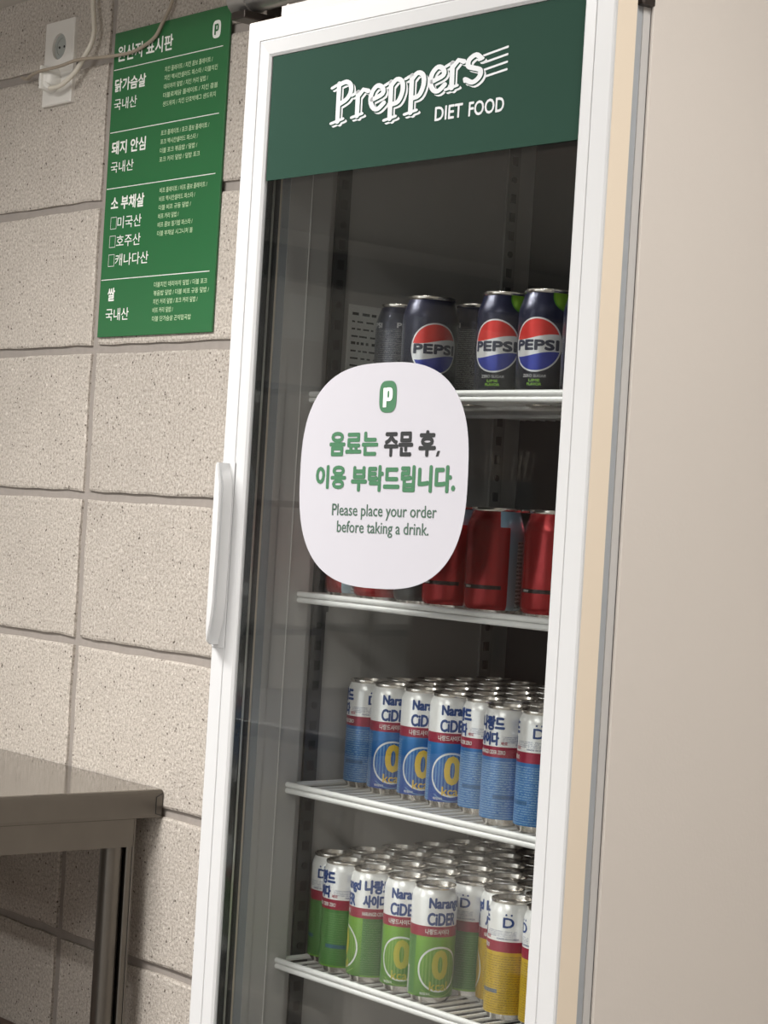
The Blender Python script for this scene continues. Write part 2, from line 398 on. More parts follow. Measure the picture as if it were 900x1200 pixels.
# unseen window frame added behind the camera, around the front fill light
fw = link(bpy.data.objects.new('added_window', None)); tag(fw, kind='structure')
for (x0, x1, z0, z1) in ((-1.5, 4.3, .30, .38), (-1.5, 4.3, 2.52, 2.60), (-1.5, -1.42, .38, 2.52), (4.22, 4.3, .38, 2.52), (.45, .52, .38, 2.52), (2.35, 2.42, .38, 2.52)):
    obj('added_window_frame', abox(x0, x1, -7.998, -7.93, z0, z1), 'darkmetal', fw)
# ceiling lamps
for (x, y) in ((2.7, -3.1), (.7, -1.75), (3.5, -1.1), (-2.6, -3.2), (.3, -5.0), (-1.3, -7.1)):
    e = empty('ceiling_light', (x, y, CEIL))
    where = {2.7: 'over the open floor before the fridge', 0.7: 'over the space before the steel table', 3.5: 'to the right of the fridge', -2.6: 'over the left part of the room', -1.3: 'added to light the far left wall', .3: 'over the middle of the room behind the serving shelf'}[x]
    tag(e, 'long flat ceiling lamp ' + where, 'ceiling lamp', 'ceiling lamps')
    bm = bmesh.new(); box(bm, -.63, .63, -.18, .18, -.02, 0, .004); obj('housing', bm, 'white', e)
    bm = bmesh.new(); box(bm, -.6, .6, -.15, .15, -.032, -.0205); obj('diffuser', bm, 'lamp', e)

# ------------------------------------------------------------------ origin sign on the wall
SY = -.0025
sg = empty('wall_sign', (.0217, SY, 1.7235))
tag(sg, 'tall green printed board listing meat origins in white Korean lettering on the block wall', 'sign')
bm = bmesh.new(); box(bm, 0, .404, -.0035, .0015, 0, .622, .0008, 1)
obj('board', bm, 'sign_green', sg)
bm = bmesh.new(); y = -.0039
def T(s, x0, x1, z0, z1, bold=.012, mi=0): add_text(bm, s, x0 - .0217, x1 - .0217, z0 - 1.7235, z1 - 1.7235, y, bold, mi)
T('원산지 표시판', .036, .236, 2.284, 2.3165, .022)
for z in (2.269, 2.1408, 2.026, 1.840): rect(bm, .026 - .0217, .408 - .0217, z - 1.7235 - .0008, z - 1.7235 + .0008, y)
T('닭가슴살', .033, .147, 2.223, 2.250, .03); T('국내산', .034, .118, 2.1855, 2.209, .004)
T('돼지 안심', .035, .160, 2.0945, 2.1225, .03); T('국내산', .036, .120, 2.0575, 2.0805, .004)
T('소 부채살', .045, .167, 1.981, 2.009, .03)
for (s, z0, z1, x1) in (('미국산', 1.9425, 1.967, .161), ('호주산', 1.905, 1.929, .162), ('캐나다산', 1.8665, 1.891, .194)):
    T(s, .0735, x1, z0, z1, .004)
    for (a, b, c_, d) in ((.048, .070, z0, z0 + .001), (.048, .070, z1 - .001, z1), (.048, .049, z0, z1), (.069, .070, z0, z1)):
        rect(bm, a - .0217, b - .0217, c_ - 1.7235, d - 1.7235, y)
T('쌀', .053, .080, 1.796, 1.823, .03); T('국내산', .050, .135, 1.756, 1.781, .004)
smalls = [((2.2535, ), ['치킨 플레이트 / 치킨 콤보 플레이트 /', '치킨 멕시칸샐러드 파스타 / 더블치킨', '데리야끼 덮밥 / 치킨 커리 덮밥 /', '더블로제닭 플레이트 / 치킨 콥볼', '샌드위치 / 치킨 단호박에그 샌드위치'], .0172, (.374, .392, .362, .396, .391)),
    ((2.1275, ), ['포크 플레이트 / 포크 콤보 플레이트 /', '포크 멕시칸샐러드 파스타 /', '더블 포크 볶음밥 / 덮밥 /', '포크 커리 덮밥 / 덮밥 포크'], .0175, (.376, .340, .339, .350)),
    ((2.0135, ), ['비프 플레이트 / 비프 콤보 플레이트 /', '비프 멕시칸샐러드 파스타 /', '더블 비프 규동 덮밥 /', '비프 커리 덮밥 /', '비프 콤보 필기밥 파스타 /', '더블 부채살 시그니처 볼'], .0170, (.381, .342, .330, .290, .339, .341)),
    ((1.8275, ), ['더블치킨 데리야끼 덮밥 / 더블 포크', '볶음밥 덮밥 / 더블 비프 규동 덮밥 /', '치킨 커리 덮밥 / 포크 커리 덮밥 /', '비프 커리 덮밥 /', '더블 단가슴살 곤약잡곡밥'], .0168, (.400, .408, .372, .290, .353))]
for (zt,), lines, pit, xs in smalls:
    for k, s in enumerate(lines): T(s, .213 + (.0 if zt > 2.1 else .008), xs[k] + .002, zt - k * pit - .0105, zt - k * pit, .008, 1)
obj('lettering', bm, ['ink_white', 'ink_pale', 'sign_green'], sg)
bm = bmesh.new()
poly(bm, superpts(.3838 - .0217, 2.304 - 1.7235, .0135, .0172, 3.2, 40), -.0040)
pglyph(bm, .3838 - .0217, 2.304 - 1.7235, .0070, .0108, -.0044, 1, 0)
obj('emblem', bm, ['ink_white', 'sign_green'], sg)

# ------------------------------------------------------------------ socket, plug, cable, cord
so = empty('wall_socket', (-.194, 0, 2.3135)); tag(so, 'white double wall socket with a white plug in its lower outlet', 'socket')
bm = bmesh.new(); n = 40; W, H = .0585, .0895
hc = .034; rh = .0275
# face plate with a round hole for the upper outlet
outer = []
for k in range(n):
    a = 2 * PI * k / n + PI / n; c, s = math.cos(a), math.sin(a)
    t = min(W / max(abs(c), 1e-6), ((H - hc) if s > 0 else (H + hc)) / max(abs(s), 1e-6)); outer.append((c * t, s * t + hc))
corn = [(W, H), (-W, H), (-W, -H), (W, -H)]
for cx, cz in corn:
    bi = min(range(n), key=lambda q: (outer[q][0] - cx) ** 2 + (outer[q][1] - cz) ** 2); outer[bi] = (cx, cz)
In = [(rh * math.cos(2 * PI * k / n + PI / n), rh * math.sin(2 * PI * k / n + PI / n) + hc) for k in range(n)]
rings = [[bm.verts.new((x, yy, z)) for x, z in P] for P, yy in ((outer, .001), (outer, -.007), ([(x * .97, hc + (z - hc) * .98) for x, z in outer], -.009), (In, -.009), (In, .0))]
for A, B in zip(rings, rings[1:]):
    for k in range(n): bm.faces.new((A[k], A[(k + 1) % n], B[(k + 1) % n], B[k]))
obj('face_plate', bm, 'plate', so)
bm = bmesh.new(); lathe(bm, [(0, 0), (.0273, 0), (.0273, .002), (.019, .0021), (.0188, .0005), (0, .0004)], 28)
bmesh.ops.rotate(bm, verts=bm.verts, matrix=Matrix.Rotation(PI / 2, 3, 'X')); bmesh.ops.translate(bm, verts=bm.verts, vec=(0, -.001, hc)); obj('outlet_recess', bm, 'socket', so)
for dx in (-.0095, .0095):
    bm = bmesh.new(); lathe(bm, [(0, 0), (.0026, 0), (.0026, .0010), (0, .0010)], 12)
    bmesh.ops.rotate(bm, verts=bm.verts, matrix=Matrix.Rotation(PI / 2, 3, 'X')); bmesh.ops.translate(bm, verts=bm.verts, vec=(dx, -.0015, hc)); obj('pin_hole', bm, 'black', so)
pg = empty('power_plug', (-.205, -.009, 2.277)); tag(pg, 'round white power plug pushed into the lower outlet of the wall socket', 'plug')
bm = bmesh.new(); lathe(bm, [(0, 0), (.0265, 0), (.0275, .004), (.026, .020), (.021, .026), (.012, .029), (0, .0295)], 28)
bmesh.ops.rotate(bm, verts=bm.verts, matrix=Matrix.Rotation(PI / 2, 3, 'X')); obj('plug_body', bm, 'plug', pg, True)
bm = bmesh.new(); box(bm, -.004, .004, -.036, -.018, -.024, .026, .003); obj('grip_rib', bm, 'plug', pg, True)
bm = bmesh.new(); tube(bm, [(.004, -.020, -.006), (.012, -.024, -.017), (.024, -.024, -.024)], [.0085, .0075, .005], 12); obj('cable_boot', bm, 'plug', pg, True)
bm = bmesh.new()
P = spline([(-.181, -.033, 2.253), (-.165, -.034, 2.2515), (-.133, -.030, 2.257), (-.0935, -.026, 2.278), (-.0675, -.024, 2.303), (-.045, -.022, 2.328), (-.038, -.020, 2.357), (-.047, -.018, 2.388), (-.056, -.016, 2.425), (-.058, -.014, 2.4695)])
tube(bm, P, .0052, 10); tag(obj('power_cable', bm, 'cable', None, True), 'thick cream cable looping from the white plug up the wall', 'cable')
bm = bmesh.new()
P = spline([(-.339, -.012, 2.2975), (-.30, -.020, 2.2895), (-.262, -.036, 2.287), (-.206, -.046, 2.289), (-.134, -.040, 2.292), (-.066, -.036, 2.298), (-.008, -.022, 2.2975), (.0375, -.015, 2.2965), (.086, -.012, 2.296), (.126, -.012, 2.3), (.177, -.012, 2.315), (.2025, -.012, 2.340), (.2274, -.011, 2.371), (.234, -.010, 2.40), (.240, -.010, 2.4695)])
tube(bm, P, .0036, 8); tag(obj('thin_cord', bm, 'cord', None, True), 'thin taupe cord crossing the socket and the top of the green sign', 'cord')
# pipe above the fridge
pp = empty('wall_pipe', (.56, -.06, 2.325)); tag(pp, 'galvanised pipe with a dark bracket on the wall above the fridge', 'pipe')
bm = bmesh.new(); tube(bm, [(.0, 0, .0), (2.4, 0, 0)], .028, 20); obj('pipe_run', bm, 'pipe', pp, True)
bm = bmesh.new(); tube(bm, [(-.03, 0, 0), (.02, 0, 0)], .031, 20); obj('end_collar', bm, 'pipe', pp, True)
bm = bmesh.new(); box(bm, -.012, .030, -.030, .057, -.045, -.030, .002); box(bm, -.012, .030, .050, .057, -.045, .04); obj('bracket', bm, 'darkmetal', pp)

# ------------------------------------------------------------------ steel table
tb = empty('steel_table', (0, 0, 0)); tag(tb, 'stainless steel work table against the block wall left of the fridge', 'table')
TX0, TX1, TY0, TZ = -1.25, .3544, -.66, .8454
bm = bmesh.new()
prof = [(0, 0), (.004, -.0012), (.0065, -.005), (.007, -.012), (.007, -.048), (.0055, -.0535), (.002, -.055), (-.02, -.055)]
ring0 = []
cx = [(TX0 + .007, -.004), (TX1 - .007, -.004), (TX1 - .007, TY0 + .007), (TX0 + .007, TY0 + .007)]
sg_ = [(-1, 0), (1, 0), (1, -1), (-1, -1)]
rows = [[bm.verts.new((cx[k][0] + sg_[k][0] * o_, cx[k][1] + sg_[k][1] * o_, TZ + z_)) for k in range(4)] for o_, z_ in prof]
bm.faces.new(rows[0])
for A, B in zip(rows, rows[1:]):
    for k in range(4): bm.faces.new((A[k], A[(k + 1) % 4], B[(k + 1) % 4], B[k]))
bm.faces.new(rows[-1][::-1]); bm.normal_update()
for f in bm.faces: f.material_index = 0 if abs(f.normal.z) > .6 else 1  # upright faces get the steel with dark reflections in its colour
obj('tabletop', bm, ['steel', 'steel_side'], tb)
# folded end tab at the wall corner
bm = bmesh.new(); x = TX1 + .0006
for (a, b) in (((-.004, -.008), (-.018, -.014)), ((-.018, -.014), (-.018, -.046)), ((-.018, -.046), (-.004, -.050))):
    tube(bm, [(x, a[0], TZ + a[1]), (x, b[0], TZ + b[1])], .0007, 6)
obj('corner_seam', bm, 'black', tb)
bm = bmesh.new(); box(bm, TX1 - .024, TX1 - .020, TY0 + .05, -.052, .735, .7905); obj('side_rail', bm, 'steel_side', tb)
bm = bmesh.new(); box(bm, TX0 + .02, TX1 - .022, TY0 + .045, TY0 + .050, .735, .7905); obj('front_rail', bm, 'steel_side', tb)
bm = bmesh.new(); box(bm, TX0 + .02, TX1 - .024, -.056, -.052, .735, .7905); obj('back_rail', bm, 'steel_side', tb)
for x in (TX0 + .05, TX1 - .046):
    for y in (-.083, TY0 + .075):
        bm = bmesh.new(); tube(bm, [(x, y, 0), (x, y, .789)], .0215, 20); l = obj('leg', bm, 'steel_side', tb, True)
        bm = bmesh.new(); s = 1 if x > 0 else -1; e = 1 if y > -.3 else -1
        box(bm, *sorted((x + s * .002, x + s * .022)), *sorted((y + e * .0205, y + e * .0335)), .02, .789, .002, 1); box(bm, *sorted((x + s * .018, x + s * .0225)), *sorted((y + e * .0335, y + e * .0385)), .02, .789, .001, 1)
        obj('leg_angle', bm, 'steel_side', l)
bm = bmesh.new(); box(bm, TX0 + .03, TX1 - .068, TY0 + .06, -.006, .255, .285, .002); obj('undershelf', bm, 'brown', tb)

# ------------------------------------------------------------------ fridge
FO = Vector((1.6, -.8, 0)); FA = .0171
fr = empty('display_fridge', FO, FA)
tag(fr, 'tall white glass-door drinks fridge with beige side standing before the block wall', 'refrigerator')
W_, D0, D1, ZB, ZT = .6095, .056, .56, .10, 2.02
def fp(name, bm, m, parent=fr, smooth=False, **k): return obj(name, bm, m, parent, smooth, **k)
fp('side_panel', abox(W_ - .004, W_, D0, D1, ZB, ZT, bev=.0015), 'beige')
fp('side_panel', abox(0, .004, D0, D1, ZB, ZT, bev=.0015), 'beige')
fp('top_panel', abox(.004, W_ - .004, D0 + .002, D1, ZT - .004, ZT - .001), 'beige')
fp('back_panel', abox(.004, W_ - .004, D1 - .004, D1 - .001, ZB, ZT - .004), 'beige')
fp('base_grille', abox(.004, W_ - .004, D0 + .01, D1 - .006, .05, ZB + .01), 'gasket')
for x in (.04, .57):
    for y in (.10, .52):
        bm = bmesh.new(); lathe(bm, [(0, 0), (.018, 0), (.018, .012), (.009, .014), (.009, .052), (0, .052)], 16); bmesh.ops.translate(bm, verts=bm.verts, vec=(x, y, 0)); fp('foot', bm, 'black')
# liner: open-front inner box
IX0, IX1, IY1, IZ0, IZ1 = .030, .580, .4725, .30, 1.955
bm = bmesh.new()
def quad(*ps): bm.faces.new([bm.verts.new(p) for p in ps])
for z0, z1 in ((IZ0, IZ1),):
    L = [(.045, .0565), (.045, .0785), (.0462, .0790), (.0462, .0800), (.045, .0805), (.045, .1105), (.030, .1125), (.030, IY1)]
    for (a, b) in zip(L, L[1:]): quad((a[0], a[1], z0), (b[0], b[1], z0), (b[0], b[1], z1), (a[0], a[1], z1))
    quad((IX1, .0565, z0), (IX1, IY1, z0), (IX1, IY1, z1), (IX1, .0565, z1))
    quad((.030, .0565, z1), (IX1, .0565, z1), (IX1, IY1, z1), (.030, IY1, z1))
    quad((.030, .0565, z0), (IX1, .0565, z0), (IX1, IY1, z0), (.030, IY1, z0))
fp('liner', bm, 'liner')
bm = bmesh.new(); box(bm, .030, IX1, IY1, IY1 + .004, IZ0, IZ1); fp('liner_back', bm, 'linershade')
bm = bmesh.new()
box(bm, .0045, .0445, .0565, .046, ZB + .01, ZT - .006); box(bm, IX1 + .0005, W_ - .0045, .0565, .046, ZB + .01, ZT - .006)
box(bm, .0445, IX1, .0565, .046, IZ1 + .0005, ZT - .006); box(bm, .0445, IX1, .0565, .046, ZB + .01, IZ0 - .0005)
fp('front_border', bm, 'liner')
# slotted shelf rails
def pilaster(x, s, y0, y1, m='pilaster'):
    bm = bmesh.new(); box(bm, *sorted((x, x + s * .004)), y0, y1, IZ0 + .02, IZ1 - .02); p = fp('shelf_rail', bm, m)
    bm = bmesh.new(); k = 0; z = IZ0 + .05
    while z < IZ1 - .05:
        if k % 4: box(bm, *sorted((x + s * .0040, x + s * .0048)), y0 + .0055, y1 - .0055, z, z + .012)
        else:
            yc = (y0 + y1) / 2; tube(bm, [(x + s * .0041, yc, z + .006), (x + s * .0056, yc, z + .006)], .0045, 10)
        z += .025; k += 1
    o = fp('rail_slots', bm, 'linershade', p)
pilaster(.0302, 1, .129, .150); pilaster(.0302, 1, .42, .441, 'linerdim'); pilaster(IX1 - .0002, -1, .129, .150); pilaster(IX1 - .0002, -1, .42, .441)

# gasket and hinge between door and cabinet
bm = bmesh.new()
for (a, b, c, d) in ((.012, .044, ZB + .02, 1.975), (W_ - .044, W_ - .006, ZB + .02, 1.975), (.044, W_ - .044, 1.93, 1.975), (.044, W_ - .044, ZB + .02, .145)): box(bm, a, b, .0335, .0560, c, d, .002, 1)
fp('door_gasket', bm, 'gasket')
bm = bmesh.new(); box(bm, W_ - .04, W_ + .003, .037, .0555, 1.927, 1.985, .002); tube(bm, [(W_ - .012, .046, 1.92), (W_ - .012, .046, 1.99)], .006, 12); fp('hinge', bm, 'darkmetal')

# door
DZ0, DZ1, DW = .13, 1.985, .6105
door = empty('door', (0, 0, 0)); door.parent = fr
def frame_ring(name, prof, x0, x1, z0, z1, m, parent, close=True, smooth=False):
    """mitred picture-frame: prof = [(inset, y)]"""
    bm = bmesh.new(); rows = []
    for d, y in prof: rows.append([bm.verts.new(p) for p in ((x0 + d, y, z0 + d), (x1 - d, y, z0 + d), (x1 - d, y, z1 - d), (x0 + d, y, z1 - d))])
    pr = list(zip(rows, rows[1:])) + ([(rows[-1], rows[0])] if close else [])
    for A, B in pr:
        for k in range(4): bm.faces.new((A[k], A[(k + 1) % 4], B[(k + 1) % 4], B[k]))
    return obj(name, bm, m, parent, smooth)
frame_ring('door_frame', [(.0012, .004), (.0012, .0012), (.003, 0), (.0255, 0), (.0262, .0010), (.0270, .0010), (.0277, .0003), (.043, .0018), (.046, .004), (.046, .0085), (.030, .0085), (.030, .004)], 0, DW, DZ0, DZ1, 'white', door)
frame_ring('door_edge', [(0, .0035), (0, .0315), (.0015, .033), (.0445, .033), (.0445, .0285), (.030, .0100), (.030, .0088), (.0015, .0035)], 0, DW - .0008, DZ0, DZ1, 'cream', door)
frame_ring('glazing_spacer', [(.0458, .0090), (.0458, .0180), (.0445, .0180), (.0445, .0090)], 0, DW, DZ0, DZ1, 'spacer', door)
frame_ring('glazing_bead', [(.0462, .0182), (.0462, .0210), (.0440, .0210), (.0440, .0182)], 0, DW, DZ0, DZ1, 'trimline', door)
frame_ring('inner_gasket', [(.0462, .0215), (.0462, .0290), (.0440, .0290), (.0440, .0215)], 0, DW, DZ0, DZ1, 'black', door)
def pane(y):
    bm = bmesh.new(); box(bm, .046, DW - .046, y, y + .0012, DZ0 + .046, DZ1 - .046); return obj('glass_pane', bm, 'glass', door)
pane(.0060); pane(.0168)
# handle: bar with pointed front face
bm = bmesh.new(); rows = []
for z, a, b, h in ((1.2300, .016, .0168, .0140), (1.2340, .0155, .0175, .0185), (1.2450, .0155, .0205, .0200), (1.258, .0155, .0240, .0205), (1.28, .0155, .0265, .0205), (1.34, .0155, .0275, .0205), (1.40, .0155, .0275, .0205), (1.425, .0155, .0262, .0205), (1.437, .0155, .0225, .0205), (1.446, .0155, .0190, .0200), (1.4495, .016, .0180, .0190)):
    rows.append([bm.verts.new(p) for p in ((.003, -.0002, z), (a - .002, -h + .002, z), (a, -h, z), (b - .0015, -h, z), (b, -h + .002, z), (max(b - .005, a + .0004), -h + .009, z), (b - .0005, -.0002, z))])
for A, B in zip(rows, rows[1:]):
    for k in range(7): bm.faces.new((A[k], A[(k + 1) % 7], B[(k + 1) % 7], B[k]))
bm.faces.new(rows[0]); bm.faces.new(rows[-1][::-1]); obj('handle', bm, 'white', door, True)
bm = bmesh.new(); box(bm, .003, .0285, -.0012, -.0001, 1.226, 1.451, .0005, 1); obj('handle_plate', bm, 'white', door)

# green header sign with its lettering
bm = bmesh.new(); box(bm, .0480, .5638, .0048, .0058, 1.7895, 1.9383); hd = obj('header_sign', bm, 'banner_green', door)
y = .0045
STROKES = {  # fat slab letters: list of (polyline, half width) in letter units, x height 1
 'P': ([[(.18, 0), (.18, 1.62)], [(.18, 1.56), (.45, 1.60), (.62, 1.42), (.64, 1.12), (.50, .86), (.24, .74)], [(-.06, .0), (.38, .06)], [(-.08, 1.52), (.20, 1.62)]], .74),
 'r': ([[(.18, 0), (.18, 1.0)], [(.18, .82), (.38, 1.04), (.56, .92)], [(-.02, 0), (.36, .04)], [(-.04, .94), (.18, 1.02)]], .56),
 'e': ([[(.16, .50), (.54, .62), (.52, .88), (.34, 1.02), (.16, .84), (.10, .50), (.20, .16), (.38, .04), (.60, .22)]], .66),
 'p': ([[(.18, -.52), (.18, 1.0)], [(.18, .84), (.38, 1.04), (.58, .86), (.60, .46), (.46, .10), (.22, .06)], [(-.02, -.52), (.38, -.48)], [(-.04, .94), (.18, 1.02)]], .74),
 's': ([[(.58, .84), (.40, 1.04), (.18, .92), (.16, .68), (.34, .54), (.56, .38), (.54, .12), (.32, -.02), (.10, .16)], [(.52, .80), (.62, .82)], [(.08, .10), (.06, .22)]], .66)}
_fy = [0]
def fat(bm, pts, hw, y, mi, hz=None):
    """one pen stroke as a ribbon with round ends"""
    hz = hz or hw; P = [Vector(p) for p in pts]; L = []; Rr = []; _fy[0] = (_fy[0] + 1) % 3; yy = y - _fy[0] * .000012
    for i, p in enumerate(P):
        d = (P[min(i + 1, len(P) - 1)] - P[max(i - 1, 0)]).normalized(); k = 1 / max(math.hypot(d.y * hw, d.x * hz), 1e-9)
        o = Vector((-d.y * hw * hw, d.x * hz * hz)) * k; L.append(p + o); Rr.append(p - o)
    def cap(p, a, b):
        a0 = math.atan2((a - p).y / hz, (a - p).x / hw)
        return [(p.x + hw * math.cos(a0 + PI * q / 6), p.y + hz * math.sin(a0 + PI * q / 6)) for q in range(1, 6)]
    pts2 = [tuple(v) for v in L]
    vl = [bm.verts.new((v.x, yy, v.y)) for v in L]; vr = [bm.verts.new((v.x, yy, v.y)) for v in Rr]
    for i in range(len(P) - 1): f = bm.faces.new((vl[i], vl[i + 1], vr[i + 1], vr[i])); f.material_index = mi
    for p, a, b, va, vb in ((P[0], L[0], Rr[0], vl[0], vr[0]), (P[-1], Rr[-1], L[-1], vr[-1], vl[-1])):
        f = bm.faces.new([va] + [bm.verts.new((x, yy, z)) for x, z in cap(p, a, b)] + [vb]); f.material_index = mi
def smooth2(ln):
    if len(ln) < 4: return ln
    return [(p.x, p.y) for p in spline([(a, b, 0) for a, b in ln], 4)]
bm = bmesh.new(); ca, sa = math.cos(math.radians(5.0)), math.sin(math.radians(5.0)); U = .0272; UX = .0470
def lay(off, hw, yy, mi, grow=0):
    x = 0.0
    for ch in 'Preppers':
        st, adv = STROKES[ch]
        for ln in st:
            pts = []
            for (a, b) in smooth2(ln):
                X = (x + a) * UX + off[0]; Z = b * U + off[1]
                pts.append((.1690 + X * ca - Z * sa * .2, 1.8465 + X * sa + Z))
            serif = len(ln) == 2 and abs(ln[0][1] - ln[1][1]) < .2
            fat(bm, pts, hw * (.8 if serif else 1.0) + grow, yy, mi, hw * (.42 if serif else .68) + grow)
        x += adv
for q in range(4): lay((.0022 + .0008 * q, -.0018 - .0007 * q), .0038, y - .00005 * q, 0, 0)
for q in range(2): lay((.0006 * q + .0010, -.0005 * q - .0008), .0038, y - .00025 - .00005 * q, 1, .0004)
lay((0, 0), .0038, y - .0004, 0)
for (a, b) in ((1.8932, 1.8980), (1.8854, 1.8901), (1.8775, 1.8821), (1.8699, 1.8742)): fat(bm, [(.4168, a), (.4538, b)], .00115, y, 0)
add_text(bm, 'DIET', .3446, .3890, 1.8305, 1.8460, y, .025, 0); add_text(bm, 'FOOD', .3985, .4530, 1.8298, 1.8458, y, .025, 0)
obj('lettering', bm, ['logo_white', 'banner_green'], hd)

# ------------------------------------------------------------------ rounded notice sticker on the glass
def F2W(x, y, z=0.0):
    c, s = math.cos(FA), math.sin(FA); return Vector((FO.x + x * c - y * s, FO.y + x * s + y * c, z))
stk = empty('notice_sticker', F2W(.2890, .0056, 1.4420), 0); stk.rotation_euler = (0, -math.radians(1.2), FA)
tag(stk, 'white rounded-square notice sticker on the fridge glass asking customers to order first', 'sticker')
bm = bmesh.new(); P = superpts(0, 0, .1420, .1258, 2.75, 96)
A = [bm.verts.new((p[0], -.0004, p[1])) for p in P]; B = [bm.verts.new((p[0], 0, p[1])) for p in P]
bm.faces.new(A); bm.faces.new(B[::-1])
for k in range(96): bm.faces.new((A[k], A[(k + 1) % 96], B[(k + 1) % 96], B[k]))
obj('backing', bm, 'sticker', stk)
bm = bmesh.new(); y = -.0007
def ST(s, x0, x1, z0, z1, bold, mi): add_text(bm, s, x0 - .2890, x1 - .2890, z0 - 1.4420, z1 - 1.4420, y, bold, mi)
ST('음료는', .1985, .2835, 1.4635, 1.4915, .046, 0); ST('주문', .2935, .3420, 1.4625, 1.4905, .046, 1); ST('후', .3510, .3790, 1.4625, 1.4915, .046, 1)
poly(bm, [(.3795 - .289, 1.4630 - 1.442), (.3835 - .289, 1.4630 - 1.442), (.3860 - .289, 1.4690 - 1.442), (.3820 - .289, 1.4690 - 1.442)], y, 1)
ST('이용', .1765, .2305, 1.4260, 1.4535, .046, 0); ST('부탁드립니다.', .2395, .4125, 1.4235, 1.4535, .046, 0)
ST('Please place your order', .2085, .3850, 1.3920, 1.4095, .008, 2); ST('before taking a drink.', .2185, .3735, 1.3730, 1.3905, .008, 2)
obj('lettering', bm, ['ink_green', 'ink_black', 'ink_grey'], stk)
bm = bmesh.new(); poly(bm, superpts(.2965 - .289, 1.5295 - 1.442, .0145, .0178, 3.2, 40), -.0008, 0)
pglyph(bm, .2968 - .289, 1.529 - 1.442, .0078, .0112, -.0011, 1, 0); obj('emblem', bm, ['ink_green', 'ink_white'], stk)

# ------------------------------------------------------------------ wire shelves
SHX0, SHX1, SHY0, SHY1 = .0375, .573, .096, .455
def wire_shelf(z):
    s = empty('wire_shelf', (0, 0, 0)); s.parent = fr
    bm = bmesh.new()
    for dz, dy in ((0, 0), (-.0072, .0004)): tube(bm, [(SHX0, SHY0 + dy, z + dz), (SHX1, SHY0 + dy, z + dz)], .0035, 12)
    for k in range(9): xx = SHX0 + .004 + k * (SHX1 - SHX0 - .008) / 8; tube(bm, [(xx, SHY0 + .0005, z), (xx, SHY0 + .001, z - .0072)], .0022, 6)
    obj('front_rail', bm, 'wire', s, True)
    bm = bmesh.new()
    tube(bm, [(SHX0 + .003, SHY0, z - .001), (SHX0 + .003, SHY1, z - .001)], .0034, 8); tube(bm, [(SHX1 - .003, SHY0, z - .001), (SHX1 - .003, SHY1, z - .001)], .0034, 8)
    tube(bm, [(SHX0, SHY1, z - .001), (SHX1, SHY1, z - .001)], .0034, 8)
    for yy in (.21, .34): tube(bm, [(SHX0 + .003, yy, z - .0085), (SHX1 - .003, yy, z - .0085)], .0028, 8)
    obj('side_rails', bm, 'wire', s, True)
    bm = bmesh.new(); x = SHX0 + .020
    while x < SHX1 - .01: tube(bm, [(x, SHY0 + .001, z - .0045), (x, SHY1, z - .0045)], .0018, 6); x += .0185
    obj('wire_grid', bm, 'wire', s, True, stuff=True)
    for x, sg2 in ((.0345, 1), (IX1 - .0045, -1)):
        bm = bmesh.new(); box(bm, *sorted((x, x + sg2 * .003)), .128, .151, z - .022, z - .006); obj('shelf_clip', bm, 'pilaster', s)
SZ = [1.541, 1.295, 1.0605, .8445]
for z in SZ: wire_shelf(z)
wire_shelf(.60)
# specification label on the inner wall
bm = bmesh.new(); box(bm, 0, .0006, 0, .110, 0, .095); sl = obj('printed_label', bm, 'paper'); sl.location = F2W(.0304, .160, 1.565); sl.rotation_euler = (0, 0, FA)
tag(sl, 'pale printed paper label on the left inner wall beside the top row of cans', 'label')
bm = bmesh.new()
for k in range(9):
    zz = .082 - k * .0092; a_ = .006
    while a_ < .085: b_ = a_ + random.uniform(.004, .014); rect(bm, a_, b_, zz, zz + (.0035 if k % 4 == 0 else .0022), 0); a_ = b_ + random.uniform(.002, .006)
for v in bm.verts: v.co = Vector((.0009, v.co.x, v.co.z))
t = obj('label_text', bm, 'ink_black', sl)

# ------------------------------------------------------------------ cans
def tab_mesh(z, sc=1.0):
    bm = bmesh.new(); pts = superpts(0, 0, .0115 * sc, .0062 * sc, 2.6, 18)
    A = [bm.verts.new((p[0], p[1], z + .0016)) for p in pts]; B = [bm.verts.new((p[0], p[1], z + .0006)) for p in pts]
    bm.faces.new(A); bm.faces.new(B[::-1])
    for k in range(18): bm.faces.new((A[k], A[(k + 1) % 18], B[(k + 1) % 18], B[k]))
    return bm
def mesh_of(bm, mats, smooth=True):
    o = obj('tmp', bm, mats, None, smooth); me = o.data; bpy.data.objects.remove(o); return me
SR, SH = .0265, .134
bm = bmesh.new(); lathe(bm, [(.0262, .0072), (.0265, .0090), (.0265, .1185), (.0258, .1225), (.0238, .1275), (.0228, .1295)], 36, rlabel=SR)
SLIM = {}
for kname in ('cider_blue', 'cider_green', 'cider_yellow'):
    b2 = bm.copy(); SLIM[kname] = mesh_of(b2, kname)
bm.free()
bm = bmesh.new(); lathe(bm, [(.0228, .1295), (.0238, .1303), (.0243, .1318), (.0240, .1336), (.0232, .1340), (.0224, .1334), (.0214, .1290), (.0195, .1285), (.0, .1285)], 36); slim_lid = mesh_of(bm, 'alu')
bm = bmesh.new(); lathe(bm, [(0, .004), (.0175, .002), (.0190, 0), (.0205, 0), (.0225, .003), (.0262, .0072)], 30); slim_base = mesh_of(bm, 'alu')
slim_tab = mesh_of(tab_mesh(.1285), 'alu_dark')
